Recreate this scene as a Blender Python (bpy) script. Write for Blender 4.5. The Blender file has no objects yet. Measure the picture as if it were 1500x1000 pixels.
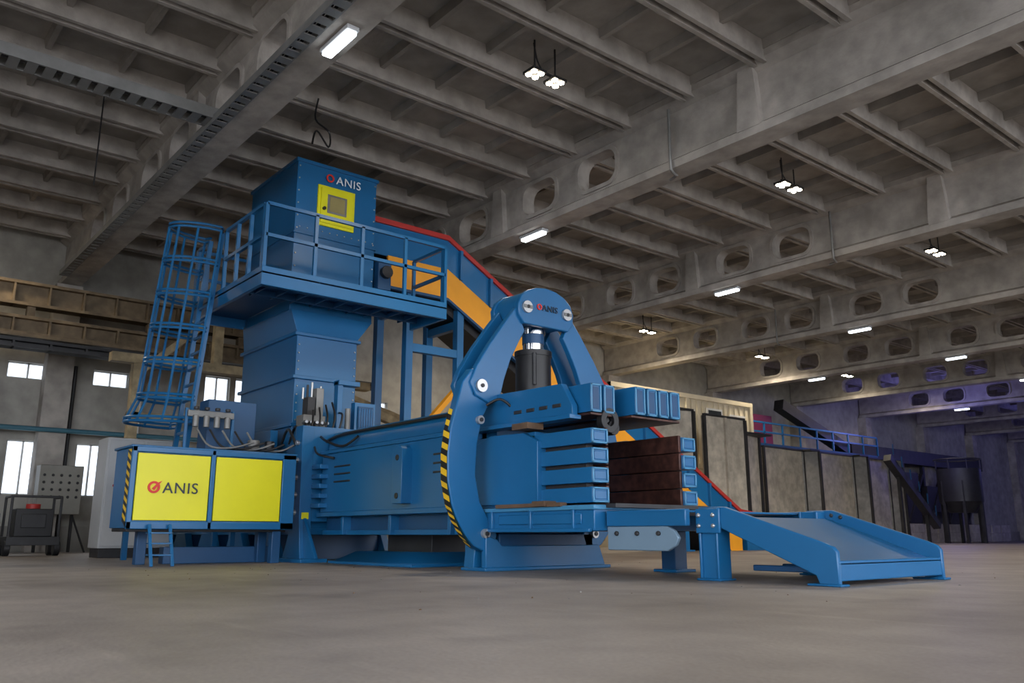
import bpy, bmesh, math, random
from mathutils import Vector, Matrix
random.seed(7)
S = 0.58            # layout units -> metres
scene = bpy.context.scene
scene.view_settings.view_transform = 'Standard'

# ------------------------------------------------------------------ materials
def M(name, col, rough=.5, metal=0.0, var=.12, scale=1.5, bump=0.0, bscale=30, emit=0.0, var2=0.0, scale2=12, col2=None):
    m = bpy.data.materials.new(name); m.use_nodes = True
    nt = m.node_tree; bs = nt.nodes['Principled BSDF']
    tc = nt.nodes.new('ShaderNodeTexCoord')
    nz = nt.nodes.new('ShaderNodeTexNoise'); nz.inputs['Scale'].default_value = scale
    nz.inputs['Detail'].default_value = 6; nz.inputs['Roughness'].default_value = .6
    nt.links.new(tc.outputs['Object'], nz.inputs['Vector'])
    rp = nt.nodes.new('ShaderNodeValToRGB')
    c0 = [max(0, c*(1-var)) for c in col]; c1 = [min(1, c*(1+var)) for c in (col2 or col)]
    rp.color_ramp.elements[0].color = (*c0, 1); rp.color_ramp.elements[1].color = (*c1, 1)
    rp.color_ramp.elements[0].position = .36; rp.color_ramp.elements[1].position = .66
    nt.links.new(nz.outputs['Fac'], rp.inputs['Fac'])
    out = rp.outputs['Color']
    if var2 > 0:
        n2 = nt.nodes.new('ShaderNodeTexNoise'); n2.inputs['Scale'].default_value = scale2
        n2.inputs['Detail'].default_value = 8
        nt.links.new(tc.outputs['Object'], n2.inputs['Vector'])
        mr = nt.nodes.new('ShaderNodeMapRange'); mr.inputs['From Min'].default_value = .35
        mr.inputs['From Max'].default_value = .65
        mr.inputs['To Min'].default_value = 1-var2; mr.inputs['To Max'].default_value = 1+var2*.6
        nt.links.new(n2.outputs['Fac'], mr.inputs['Value'])
        mx = nt.nodes.new('ShaderNodeVectorMath'); mx.operation = 'SCALE'
        nt.links.new(out, mx.inputs[0]); nt.links.new(mr.outputs['Result'], mx.inputs['Scale'])
        out = mx.outputs['Vector']
    nt.links.new(out, bs.inputs['Base Color'])
    bs.inputs['Roughness'].default_value = rough; bs.inputs['Metallic'].default_value = metal
    if bump > 0:
        nb = nt.nodes.new('ShaderNodeTexNoise'); nb.inputs['Scale'].default_value = bscale
        nb.inputs['Detail'].default_value = 5
        nt.links.new(tc.outputs['Object'], nb.inputs['Vector'])
        bp = nt.nodes.new('ShaderNodeBump'); bp.inputs['Strength'].default_value = bump
        bp.inputs['Distance'].default_value = .02
        nt.links.new(nb.outputs['Fac'], bp.inputs['Height']); nt.links.new(bp.outputs['Normal'], bs.inputs['Normal'])
    if emit > 0:
        bs.inputs['Emission Color'].default_value = (*col, 1); bs.inputs['Emission Strength'].default_value = emit
    return m

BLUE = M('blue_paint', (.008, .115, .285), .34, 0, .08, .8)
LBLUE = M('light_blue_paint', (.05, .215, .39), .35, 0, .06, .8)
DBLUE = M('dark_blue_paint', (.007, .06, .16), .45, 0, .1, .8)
YEL = M('yellow_paint', (.74, .70, .008), .4, 0, .04, 1)
HYEL = M('hazard_yellow', (.8, .5, .02), .5, 0, .04, 1)
ORG = M('orange_paint', (.80, .33, .015), .5, 0, .08, 1)
RED = M('red_trim', (.42, .025, .02), .5, 0, .1, 2)
BLK = M('black_rubber', (.012, .012, .014), .45, 0, .2, 3)
DARK = M('dark_steel', (.035, .035, .038), .5, .3, .2, 3)
STEEL = M('bare_steel', (.40, .41, .43), .35, .9, .1, 3)
CHROME = M('chrome_rod', (.75, .76, .78), .12, 1, .03, 3)
WEAR = M('brown_wear_plate', (.07, .028, .021), .42, .3, .4, 3, var2=.4, scale2=14)
WOOD = M('wood_block', (.12, .07, .04), .8, 0, .3, 6)
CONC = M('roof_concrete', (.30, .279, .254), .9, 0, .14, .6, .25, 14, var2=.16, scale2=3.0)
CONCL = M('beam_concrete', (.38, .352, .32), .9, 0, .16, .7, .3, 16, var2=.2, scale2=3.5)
WALLM = M('wall_plaster', (.38, .365, .33), .9, 0, .2, .5, .2, 14, var2=.15, scale2=3)
GREY = M('grey_cabinet', (.42, .43, .44), .45, 0, .05, 2)
GREYD = M('grey_panel', (.20, .19, .175), .6, .1, .25, .6, var2=.2, scale2=5)
GREYB = M('brown_grey_panel', (.48, .43, .35), .6, 0, .2, .5, var2=.2, scale2=4)
BEIGE = M('beige_steel', (.36, .28, .16), .6, 0, .25, 1.5, var2=.2, scale2=6)
BROWNS = M('crane_girder_paint', (.16, .115, .065), .6, 0, .25, 1.5, var2=.2, scale2=6)
CREAM = M('cream_container', (.66, .58, .42), .6, 0, .12, 1)
WHITE = M('white_frame', (.7, .7, .68), .5, 0, .03, 2)
PANE = M('daylight_pane', (.80, .88, 1.0), .4, 0, .04, 1.5, emit=1.6)
DPANE = M('dark_glass', (.03, .035, .04), .1, 0, .1, 2)
LAMP = M('lamp_emitter', (1, .86, .62), .4, 0, 0, 1, emit=50)
LAMPC = M('linear_lamp_emitter', (.86, .93, 1), .4, 0, 0, 1, emit=6)
LAMPB = M('blue_lamp_emitter', (.2, .25, 1), .4, 0, 0, 1, emit=14)
MAG = M('magenta_panel', (.16, .012, .06), .5, 0, .1, 1)
REDL = M('logo_red', (.65, .03, .02), .5, 0, 0, 1)
NAVY = M('logo_text_dark', (.02, .03, .05), .5, 0, 0, 1)
LWHT = M('logo_text_white', (.75, .8, .85), .5, 0, 0, 1)
SILV = M('galvanised_bolt', (.5, .5, .5), .35, .7, .05, 3)
TRAY = M('galvanised_tray', (.22, .22, .215), .5, .5, .15, 3)

# floor: worn concrete with stains, fine grit and varying gloss
FLOORM = M('floor_concrete', (.245, .208, .178), .5, 0, .14, .4, .15, 45, var2=.14, scale2=2.6, col2=(.30, .262, .23))
nt = FLOORM.node_tree; bs = nt.nodes['Principled BSDF']; tc = [n for n in nt.nodes if n.type == 'TEX_COORD'][0]
src = bs.inputs['Base Color'].links[0].from_socket
def fac_scale(src, scale, lo, hi, a, b, detail=4, stretch=None):
    n = nt.nodes.new('ShaderNodeTexNoise'); n.inputs['Scale'].default_value = scale; n.inputs['Detail'].default_value = detail
    if stretch:
        mp = nt.nodes.new('ShaderNodeMapping'); mp.inputs['Scale'].default_value = stretch; mp.inputs['Rotation'].default_value = (0, 0, .5)
        nt.links.new(tc.outputs['Object'], mp.inputs['Vector']); nt.links.new(mp.outputs['Vector'], n.inputs['Vector'])
    else: nt.links.new(tc.outputs['Object'], n.inputs['Vector'])
    r = nt.nodes.new('ShaderNodeMapRange'); r.inputs['From Min'].default_value = lo; r.inputs['From Max'].default_value = hi
    r.inputs['To Min'].default_value = a; r.inputs['To Max'].default_value = b
    nt.links.new(n.outputs['Fac'], r.inputs['Value'])
    v = nt.nodes.new('ShaderNodeVectorMath'); v.operation = 'SCALE'
    nt.links.new(src, v.inputs[0]); nt.links.new(r.outputs['Result'], v.inputs['Scale'])
    return v.outputs['Vector']
s2 = fac_scale(src, 60, .35, .65, .9, 1.07, 6)
s3 = fac_scale(s2, 1.8, .58, .74, 1.0, .76, 6)
s4 = fac_scale(s3, 3.0, .6, .72, 1.0, 1.16, 5, (.25, 2.2, 1))
nt.links.new(s4, bs.inputs['Base Color'])

# ------------------------------------------------------------------ builder
class B:
    def __init__(s, name, parent=None, bevel=0.0):
        s.name, s.parent, s.bevel = name, parent, bevel
        s.V, s.F, s.MI, s.SM, s.mats = [], [], [], [], []
    def mi(s, m):
        if m not in s.mats: s.mats.append(m)
        return s.mats.index(m)
    def add(s, vs, fs, m, smooth=False):
        o = len(s.V); s.V += [tuple(c*S for c in v) for v in vs]
        k = s.mi(m)
        for f in fs:
            s.F.append([o+i for i in f]); s.MI.append(k); s.SM.append(smooth)
    def box(s, x0, x1, y0, y1, z0, z1, m):
        vs = [(x, y, z) for x in (x0, x1) for y in (y0, y1) for z in (z0, z1)]
        s.add(vs, [(0,1,3,2),(4,6,7,5),(0,4,5,1),(2,3,7,6),(0,2,6,4),(1,5,7,3)], m)
    def prism(s, poly, ax, lo, hi, m):
        n = len(poly)
        def P(a, b, t):
            return (t, a, b) if ax == 'x' else ((a, t, b) if ax == 'y' else (a, b, t))
        vs = [P(a, b, lo) for a, b in poly]+[P(a, b, hi) for a, b in poly]
        fs = [tuple(range(n)), tuple(range(2*n-1, n-1, -1))]+[(i, (i+1) % n, n+(i+1) % n, n+i) for i in range(n)]
        s.add(vs, fs, m)
    def hexa(s, bot, top, m):   # 4 + 4 points
        s.add(bot+top, [(0,1,2,3),(7,6,5,4),(0,4,5,1),(1,5,6,2),(2,6,7,3),(3,7,4,0)], m)
    def cyl(s, p0, p1, r, m, n=14, r2=None):
        p0, p1 = Vector(p0), Vector(p1); d = (p1-p0).normalized()
        u = d.orthogonal().normalized(); w = d.cross(u); r2 = r if r2 is None else r2
        vs = []
        for p, rr in ((p0, r), (p1, r2)):
            for i in range(n):
                a = 2*math.pi*i/n
                vs.append(tuple(p+u*math.cos(a)*rr+w*math.sin(a)*rr))
        s.add(vs, [(i, (i+1) % n, n+(i+1) % n, n+i) for i in range(n)], m, n > 6)
        o = len(s.V)-2*n; k = s.mi(m)
        for rg in (list(range(o, o+n))[::-1], list(range(o+n, o+2*n))):
            s.F.append(rg); s.MI.append(k); s.SM.append(False)
    def bar(s, p0, p1, w, m):   # square bar
        s.cyl(p0, p1, w*.7071, m, 4)
    def pipe(s, pts, r, m, n=8, sub=5, closed=False):
        P = [Vector(p) for p in pts]
        if sub > 1 and len(P) > 2:
            Q = []
            k = len(P)
            for i in range(k if closed else k-1):
                if closed: a, b, c, d = P[(i-1) % k], P[i], P[(i+1) % k], P[(i+2) % k]
                else: a, b, c, d = P[max(i-1, 0)], P[i], P[i+1], P[min(i+2, k-1)]
                for j in range(sub):
                    t = j/sub
                    Q.append(.5*((2*b)+(c-a)*t+(2*a-5*b+4*c-d)*t*t+(3*b-a-3*c+d)*t**3))
            if not closed: Q.append(P[-1])
            P = Q
        N = len(P); vs = []; up = None
        for i in range(N):
            if closed: d = P[(i+1) % N]-P[(i-1) % N]
            else: d = P[min(i+1, N-1)]-P[max(i-1, 0)]
            d.normalize()
            if up is None: up = d.orthogonal().normalized()
            up = (up-d*up.dot(d)).normalized(); w = d.cross(up)
            for j in range(n):
                a = 2*math.pi*j/n; vs.append(tuple(P[i]+up*math.cos(a)*r+w*math.sin(a)*r))
        fs = []
        for i in range(N if closed else N-1):
            for j in range(n):
                a = i*n; b = ((i+1) % N)*n
                fs.append((a+j, a+(j+1) % n, b+(j+1) % n, b+j))
        s.add(vs, fs, m, True)
    def annulus(s, c, ax, r0, r1, th, m, n=28):
        vs = []; 
        for t in (-th/2, th/2):
            for r in (r0, r1):
                for i in range(n):
                    a = 2*math.pi*i/n; p, q = r*math.cos(a), r*math.sin(a)
                    vs.append((c[0]+t, c[1]+p, c[2]+q) if ax == 'x' else (c[0]+p, c[1]+t, c[2]+q))
        fs = []
        for i in range(n):
            j = (i+1) % n
            fs += [(i, j, n+j, n+i), (2*n+i, 3*n+i, 3*n+j, 2*n+j), (n+i, n+j, 3*n+j, 3*n+i), (i, 2*n+i, 2*n+j, j)]
        s.add(vs, fs, m)
    def finish(s, loc=None):
        me = bpy.data.meshes.new(s.name); me.from_pydata(s.V, [], s.F)
        for m in s.mats: me.materials.append(m)
        me.polygons.foreach_set('material_index', s.MI); me.polygons.foreach_set('use_smooth', s.SM)
        bm = bmesh.new(); bm.from_mesh(me); bmesh.ops.recalc_face_normals(bm, faces=bm.faces); bm.to_mesh(me); bm.free()
        try: me.set_sharp_from_angle(angle=math.radians(50))
        except Exception: pass
        o = bpy.data.objects.new(s.name, me); scene.collection.objects.link(o)
        if s.parent: o.parent = s.parent
        if s.bevel:
            b = o.modifiers.new('bevel', 'BEVEL'); b.width = s.bevel; b.segments = 2; b.limit_method = 'ANGLE'
            b.angle_limit = math.radians(50)
        return o

def empty(name):
    e = bpy.data.objects.new(name, None); e.empty_display_size = .3; scene.collection.objects.link(e); return e

def text(name, parent, body, org, right, up, size, m):
    cu = bpy.data.curves.new(name, 'FONT'); cu.body = body; cu.size = size*S; cu.extrude = .004
    cu.align_x = 'LEFT'; cu.space_character = 1.1
    t = bpy.data.objects.new('tmp', cu); scene.collection.objects.link(t)
    bpy.context.view_layer.update()
    me = bpy.data.meshes.new_from_object(t.evaluated_get(bpy.context.evaluated_depsgraph_get()))
    bpy.data.objects.remove(t)
    r, u = Vector(right).normalized(), Vector(up).normalized(); n = r.cross(u)
    mat = Matrix((r, u, n)).transposed().to_4x4(); mat.translation = Vector(org)*S
    me.transform(mat); me.materials.clear(); me.materials.append(m)
    o = bpy.data.objects.new(name, me); scene.collection.objects.link(o); o.parent = parent
    return o

def wall_holes(b, x0, x1, ys, zs, holes, m):
    Y = sorted(set([ys[0], ys[1]]+[h[0] for h in holes]+[h[1] for h in holes]))
    Z = sorted(set([zs[0], zs[1]]+[h[2] for h in holes]+[h[3] for h in holes]))
    for i in range(len(Y)-1):
        run = None
        for j in range(len(Z)-1):
            cy, cz = (Y[i]+Y[i+1])/2, (Z[j]+Z[j+1])/2
            inh = any(h[0] < cy < h[1] and h[2] < cz < h[3] for h in holes)
            if not inh:
                run = (run[0], Z[j+1]) if run else (Z[j], Z[j+1])
            if inh or j == len(Z)-2:
                if run: b.box(x0, x1, Y[i], Y[i+1], run[0], run[1], m)
                run = None

# ------------------------------------------------------------------ hall shell
f = B('floor'); f.box(-36, 40, -40, 106, -.3, 0, FLOORM); f.finish()
low = [(3.0, 4.2, 2.0, 3.95), (5.3, 6.4, 2.0, 3.95), (7.6, 8.65, 2.0, 3.95), (10.5, 12, 2, 3.95)]
high = [(2.2, 4.0, 6.2, 6.8), (5.0, 6.4, 6.2, 6.8), (7.9, 9.2, 6.2, 6.8), (12.2, 13.25, 5.9, 7.1), (13.5, 14.45, 5.9, 7.1), (16.5, 18, 5.9, 6.8), (19.5, 21, 5.9, 6.8)]
w = B('wall_back'); wall_holes(w, -35.6, -35, (-20, 106), (0, 12.3), low+high, WALLM)
w.box(-35.02, -34.85, -20, 106, 0, .9, M('wall_plinth', (.25, .24, .22), .9, 0, .2, 1))
for k in range(-1, 11):
    y = 6.6+9.8*k; w.box(-35.05, -34.3, y-.45, y+.45, 0, 9.8, CONCL)
w.finish()
w = B('wall_end'); w.box(-35.6, 14, 105.4, 106, 0, 12.3, CONC); w.finish()
w = B('added_shade_wall_front'); w.box(14, 14.5, 36, 106, 0, 12.3, WALLM); w.finish()  # unseen wall, added to keep sky light out of the far hall
w = B('added_shade_wall_side'); w.box(-35.6, -13, -14, -13.4, 0, 12.3, WALLM); w.finish()  # out of view, added to block sky light and darken the left side
for i, h in enumerate(low+high):
    b = B('window_%d' % (i+1))
    b.box(-35.32, -35.28, h[0], h[1], h[2], h[3], PANE)
    t = .05
    for (a0, a1, c0, c1) in ((h[0], h[1], h[2], h[2]+t), (h[0], h[1], h[3]-t, h[3]), (h[0], h[0]+t, h[2], h[3]), (h[1]-t, h[1], h[2], h[3]),
                             ((h[0]+h[1])/2-.03, (h[0]+h[1])/2+.03, h[2], h[3])):
        b.box(-35.27, -35.15, a0, a1, c0, c1, WHITE)
    b.finish()

c = B('ceiling')
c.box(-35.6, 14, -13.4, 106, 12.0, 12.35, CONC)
x = -33.95
while x < 13.5:
    for dx in (-.13, .13):
        c.prism([(x+dx-.09, 12.02), (x+dx+.09, 12.02), (x+dx+.055, 11.5), (x+dx-.055, 11.5)], 'y', -13.4, 105.4, CONCL)
    x += 2.15*1.0
y = -13.4
while y < 105:
    y += 9.8/6
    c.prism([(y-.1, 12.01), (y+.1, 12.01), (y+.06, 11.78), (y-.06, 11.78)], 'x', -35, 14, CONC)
c.finish()

def oval(w_, h_, r_, n=6):
    pts = []
    for cx, cz, a0 in ((w_/2-r_, h_/2-r_, 0), (-w_/2+r_, h_/2-r_, 90), (-w_/2+r_, -h_/2+r_, 180), (w_/2-r_, -h_/2+r_, 270)):
        for i in range(n+1):
            a = math.radians(a0+90*i/n); pts.append((cx+r_*math.cos(a), cz+r_*math.sin(a)))
    return pts
def hole_panel(b, xc, zc, hw, hh0, hh1, ow, oh, orad, y0, y1, m):
    ov = oval(ow, oh, orad); n = len(ov); out = []
    for (px, pz) in ov:
        lim = hh1 if pz > 0 else hh0
        s = min(hw/abs(px) if abs(px) > 1e-6 else 9e9, lim/abs(pz) if abs(pz) > 1e-6 else 9e9)
        out.append([px*s, pz*s])
    for cx, cz in ((hw, hh1), (-hw, hh1), (-hw, -hh0), (hw, -hh0)):   # snap nearest to corners
        i = min(range(n), key=lambda k: (out[k][0]-cx)**2+(out[k][1]-cz)**2); out[i] = [cx, cz]
    vs = []
    for y in (y0, y1):
        vs += [(xc+p, y, zc+q) for p, q in ov]+[(xc+p, y, zc+q) for p, q in out]
    fs = []
    for i in range(n):
        j = (i+1) % n
        fs += [(i, j, n+j, n+i), (2*n+i, 3*n+i, 3*n+j, 2*n+j), (i, 2*n+i, 2*n+j, j), (n+i, n+j, 3*n+j, 3*n+i)]
    b.add(vs, fs, m)
    ov2 = oval(ow+.22, oh+.22, orad+.08)
    for ya, yb in ((y0-.06, y0+.01), (y1-.01, y1+.06)):
        vs = []
        for y in (ya, yb): vs += [(xc+p, y, zc+q) for p, q in ov]+[(xc+p, y, zc+q) for p, q in ov2]
        b.add(vs, fs, m)

bb = B('roof_beam')
holes = [-15.9, -18.4, -21.8, -24.3, -27.4, -30.0]
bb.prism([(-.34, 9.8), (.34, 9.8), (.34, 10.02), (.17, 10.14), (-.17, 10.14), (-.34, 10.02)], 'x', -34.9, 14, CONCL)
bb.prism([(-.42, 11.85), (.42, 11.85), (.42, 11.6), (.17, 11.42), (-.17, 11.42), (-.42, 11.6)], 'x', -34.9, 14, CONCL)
edges = [-34.9]
for h in sorted(holes):
    bb.box(edges[-1], h-.95, -.17, .17, 10.13, 11.43, CONCL)
    hole_panel(bb, h, 10.78, .95, .65, .65, 1.5, .96, .36, -.17, .17, CONCL); edges.append(h+.95)
bb.box(edges[-1], 14, -.17, .17, 10.13, 11.43, CONCL)
for sx in (-20.3, -10.7, -1.1, 8.5):
    bb.prism([(sx-.32, 10.0), (sx+.32, 10.0), (sx+.2, 11.7), (sx-.2, 11.7)], 'y', -.36, .36, CONCL)
o0 = bb.finish()
for k in range(-2, 11):
    if k == -2: o0.location.y = (6.6+9.8*k)*S; continue
    o = bpy.data.objects.new('roof_beam', o0.data); scene.collection.objects.link(o); o.location.y = (6.6+9.8*k)*S

# cable trays
t = B('cable_tray')
z = 9.85
t.box(-18.5, -18.46, -10, 6.2, z, z+.26, TRAY); t.box(-17.99, -17.95, -10, 6.2, z, z+.26, TRAY)
y = -10
while y < 6.15: t.box(-18.46, -17.99, y, y+.2, z, z+.04, TRAY); y += .33
t.cyl((-18.2, -10, z+.1), (-18.2, 6.1, z+.1), .05, BLK, 6)
t.finish()
t = B('cable_tray')
t.box(-33, -5, 5.94, 5.97, 9.74, 9.92, TRAY); t.box(-33, -5, 6.21, 6.24, 9.74, 9.92, TRAY)
xx = -33
while xx < -5: t.box(xx, xx+.22, 5.97, 6.21, 9.74, 9.77, TRAY); xx += .34
for dy in (6.03, 6.12): t.cyl((-33, dy, 9.83), (-5, dy, 9.83), .035, BLK, 6)
t.finish()
t = B('hanging_cable')
t.pipe([(-18.6, 8.8, 11.6), (-18.6, 8.75, 11.0), (-18.3, 9.0, 10.6), (-18.7, 9.2, 10.4), (-18.6, 8.8, 10.7), (-18.4, 8.6, 10.2)], .025, BLK, 6)
t.finish()
for yy in (2.2, 4.4):
    t = B('hanging_cable'); t.cyl((-26+yy, yy, 12), (-26+yy, yy, 9), .02, BLK, 6); t.finish()
for k, xx in ((2, -14.2), (3, -22.9), (1, -13.0)):
    t = B('conduit_pipe'); yb = 6.6+9.8*k-.4
    t.pipe([(xx, yb-.05, 11.4), (xx, yb-.05, 10.6), (xx, yb-.05, 9.72), (xx-.1, yb+.3, 9.70), (xx-.4, yb+.4, 9.70)], .04, TRAY, 8, 2); t.finish()

# ------------------------------------------------------------------ lamps
def flood(x, y, z=11.1, e=420):
    b = B('floodlight')
    for dy in (-.32, .32):
        b.box(x-.2, x+.2, y+dy-.2, y+dy+.2, z, z+.07, DARK)
        for a in (-.1, .1):
            for c_ in (-.1, .1): b.cyl((x+a, y+dy+c_, z-.02), (x+a, y+dy+c_, z), .075, LAMP, 10)
        b.bar((x, y+dy, z+.05), (x, y+dy, 11.99), .03, DARK)
    b.bar((x, y-.4, z+.14), (x, y+.4, z+.14), .05, DARK)
    b.pipe([(x, y, z+.1), (x-.1, y-.15, z+.45), (x-.05, y-.3, z+.85)], .02, BLK, 6)
    b.finish()
    l = bpy.data.lights.new('floodlight_lamp', 'SPOT'); l.energy = e; l.spot_size = math.radians(155); l.spot_blend = .7
    l.color = (1, .86, .66); l.shadow_soft_size = .2
    o = bpy.data.objects.new('floodlight_lamp', l); o.location = (x*S, y*S, (z-.15)*S); scene.collection.objects.link(o)
for yy in (12.1, 22.2): flood(-13.5, yy)
for yy in (32, 42, 52): flood(-13.5, yy, e=260)
for yy in (22.5, 33.3, 43.6): flood(-29.2, yy, e=480)
for yy in (53.4, 63): flood(-29.2, yy, e=220)
flood(-31, 2.5, e=260)
def linear(x, y):
    b = B('linear_lamp', bevel=.01)
    b.box(x-.55, x+.55, y-.13, y+.13, 9.7, 9.79, GREY); b.box(x-.5, x+.5, y-.1, y+.1, 9.62, 9.7, LAMPC); b.finish()
linear(-13.2, 6.6)
for k in range(1, 9): linear(-18.9, 6.6+9.8*k)
for k in (4, 6): linear(-27, 6.6+9.8*k)
for (x, y) in ((-20.6, 65.4), (-22.4, 65.4), (-10, 85)):
    b = B('blue_stage_lamp'); b.cyl((x, y, 9.45), (x, y, 9.62), .2, LAMPB, 12); b.box(x-.2, x+.2, y-.2, y+.2, 9.6, 9.79, DARK); b.finish()
for (x, y, z, e) in ((-27, 62, 8, 150), (-24, 84, 8, 150), (-18, 98, 8, 110)):
    l = bpy.data.lights.new('blue_lamp', 'POINT'); l.energy = e; l.color = (.24, .24, 1); l.shadow_soft_size = .4
    o = bpy.data.objects.new('blue_lamp', l); o.location = (x*S, y*S, z*S); scene.collection.objects.link(o)

# ------------------------------------------------------------------ baling press
P = empty('baling_press')
BV = .008
# --- channel
b = B('press_channel', P, BV)
b.box(-18.3, -12.0, 9.5, 11.5, .95, 2.75, BLUE)
b.prism([(9.42, 2.55), (9.42, 2.8), (9.6, 2.97), (11.4, 2.97), (11.58, 2.8), (11.58, 2.55)], 'x', -18.3, -12.2, BLUE)
b.box(-18.2, -12.3, 9.22, 9.5, 1.1, 2.42, BLUE)                     # side plate
b.box(-18.2, -12.3, 11.5, 11.75, 1.1, 2.42, BLUE)
b.box(-18.25, -12.2, 9.15, 9.5, 1.0, 1.1, BLUE)
b.box(-18.25, -12.2, 9.18, 9.5, 2.42, 2.5, BLUE)
for x0 in (-17.6, -13.6):
    for i in range(3):
        b.box(x0, x0+.75, 9.205, 9.225, 1.75+i*.17, 1.79+i*.17, DARK)
b.prism([(-14.7, 1.2), (-14.35, 1.2), (-14.35, 2.25), (-14.45, 2.35), (-14.6, 2.35), (-14.7, 2.25)], 'y', 8.98, 9.25, BLUE)
b.cyl((-14.52, 8.96, 2.1), (-14.52, 9.0, 2.1), .06, DARK); b.cyl((-14.52, 8.96, 1.35), (-14.52, 9.0, 1.35), .06, DARK)
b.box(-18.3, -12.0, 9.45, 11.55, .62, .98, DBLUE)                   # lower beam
b.box(-18.3, -12.2, 9.35, 9.45, .6, .7, BLUE)
for x0 in (-17.2, -15.2, -13.1):
    b.box(x0-.05, x0+.05, 9.25, 11.7, .6, 1.0, BLUE)
for i in range(5):                                                   # ribs beside rear frame
    b.box(-18.35, -17.9, 9.02, 9.25, 1.2+i*.22, 1.3+i*.22, BLUE)
b.finish()
b = B('pedestal', P, BV)
b.hexa([(-17.0, 9.0, .06), (-13.9, 9.0, .06), (-13.9, 12, .06), (-17.0, 12, .06)], [(-16.6, 9.3, .26), (-14.3, 9.3, .26), (-14.3, 11.6, .26), (-16.6, 11.6, .26)], BLUE)
b.box(-17.1, -13.8, 8.9, 12.1, 0, .06, BLUE); b.box(-16.3, -14.6, 9.9, 11.2, .24, .65, DARK)
b.finish()
# --- rear frame
b = B('rear_frame', P, BV)
b.prism([(-18.85, 0.06), (-18.15, .06), (-18.3, .9), (-18.35, 3.1), (-18.7, 3.1), (-18.75, .9)], 'y', 8.75, 9.05, BLUE)
b.prism([(-18.85, 0.06), (-18.15, .06), (-18.3, .9), (-18.35, 3.1), (-18.7, 3.1), (-18.75, .9)], 'y', 11.75, 12.05, BLUE)
b.box(-18.7, -18.35, 9.0, 11.8, .9, 3.1, BLUE)
b.box(-19.1, -17.7, 8.55, 9.2, 0, .08, BLUE); b.box(-19.1, -17.7, 11.6, 12.2, 0, .08, BLUE)
b.prism([(-18.3, .08), (-17.6, .08), (-18.3, 1.0)], 'y', 8.85, 8.93, BLUE)
b.prism([(-18.75, .08), (-19.3, .08), (-18.75, 1.2)], 'y', 8.85, 8.93, BLUE)
for z in (1.1, 1.5, 1.9, 2.3, 2.7): b.cyl((-18.52, 8.68, z), (-18.52, 8.76, z), .06, SILV, 8)
b.box(-18.3, -18.28, 8.8, 8.98, .95, 1.1, YEL)
b.finish()
# --- rear body
b = B('rear_body', P, BV)
b.box(-29, -18.7, 9.1, 11.7, .75, 2.35, BLUE)
b.box(-29, -18.7, 9.0, 11.8, .6, .75, BLUE); b.box(-29, -18.7, 9.0, 11.8, 2.3, 2.42, BLUE)
for x0 in (-28.4, -26.3, -24.2, -22.1, -20.2):
    b.prism([(x0-.75, 0), (x0+.75, 0), (x0+.35, .65), (x0-.35, .65)], 'y', 8.8, 9.0, BLUE)
    b.prism([(x0-.75, 0), (x0+.75, 0), (x0+.35, .65), (x0-.35, .65)], 'y', 11.8, 12.0, BLUE)
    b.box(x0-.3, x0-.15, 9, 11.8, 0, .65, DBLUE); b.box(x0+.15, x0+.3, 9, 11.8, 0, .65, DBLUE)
b.box(-24.5, -20.5, 8.9, 9.1, 2.0, 3.2, BLUE)
b.finish()
# --- arch: lower C arms
outer = [(1.80, 3.2), (1.93, 2.74), (2.04, 2.35), (2.09, 1.95), (2.08, 1.5), (1.99, 1.1), (1.87, .85), (1.70, .6), (1.52, .42)]
lowarm = outer+[(1.3, .32), (1.1, .38), (1.02, .6), (1.2, .85), (1.4, 1.14), (1.5, 1.6), (1.47, 2.12), (1.36, 2.6), (1.12, 3.0), (1.1, 3.25), (1.3, 3.45), (1.6, 3.45)]
AC = 10.32; AX0, AX1 = -11.92, -11.72
for sgn, nm in ((-1, 'clamp_arm_near'), (1, 'clamp_arm_far')):
    b = B(nm, P, .012)
    b.prism([(AC+sgn*d, z) for d, z in lowarm], 'x', AX0, AX1, BLUE)
    b.finish()
    b = B(nm+'_bolts', P)
    for (d, z, r) in ((1.44, 2.55, .075), (1.3, .62, .08)):
        b.cyl((AX1, AC+sgn*d, z), (AX1+.07, AC+sgn*d, z), r, SILV, 16); b.cyl((AX1+.06, AC+sgn*d, z), (AX1+.09, AC+sgn*d, z), r*.5, DARK, 10)
    b.finish()
b = B('hazard_stripe', P)
pl = []
for i in range(1, len(outer)-1):
    (a0, z0), (a1, z1) = outer[i], outer[i+1]; n = 4
    for j in range(n): pl.append((a0+(a1-a0)*j/n, z0+(z1-z0)*j/n))
pl.append(outer[-1])
for i in range(len(pl)-1):
    (a0, z0), (a1, z1) = pl[i], pl[i+1]; sk = .07
    m = HYEL if i % 2 == 0 else BLK
    b.add([(AX0+.01, AC-a0-.012, z0), (AX1-.01, AC-a0-.012, z0-sk), (AX1-.01, AC-a1-.012, z1-sk), (AX0+.01, AC-a1-.012, z1)], [(0, 1, 2, 3)], m)
b.finish()
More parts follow.
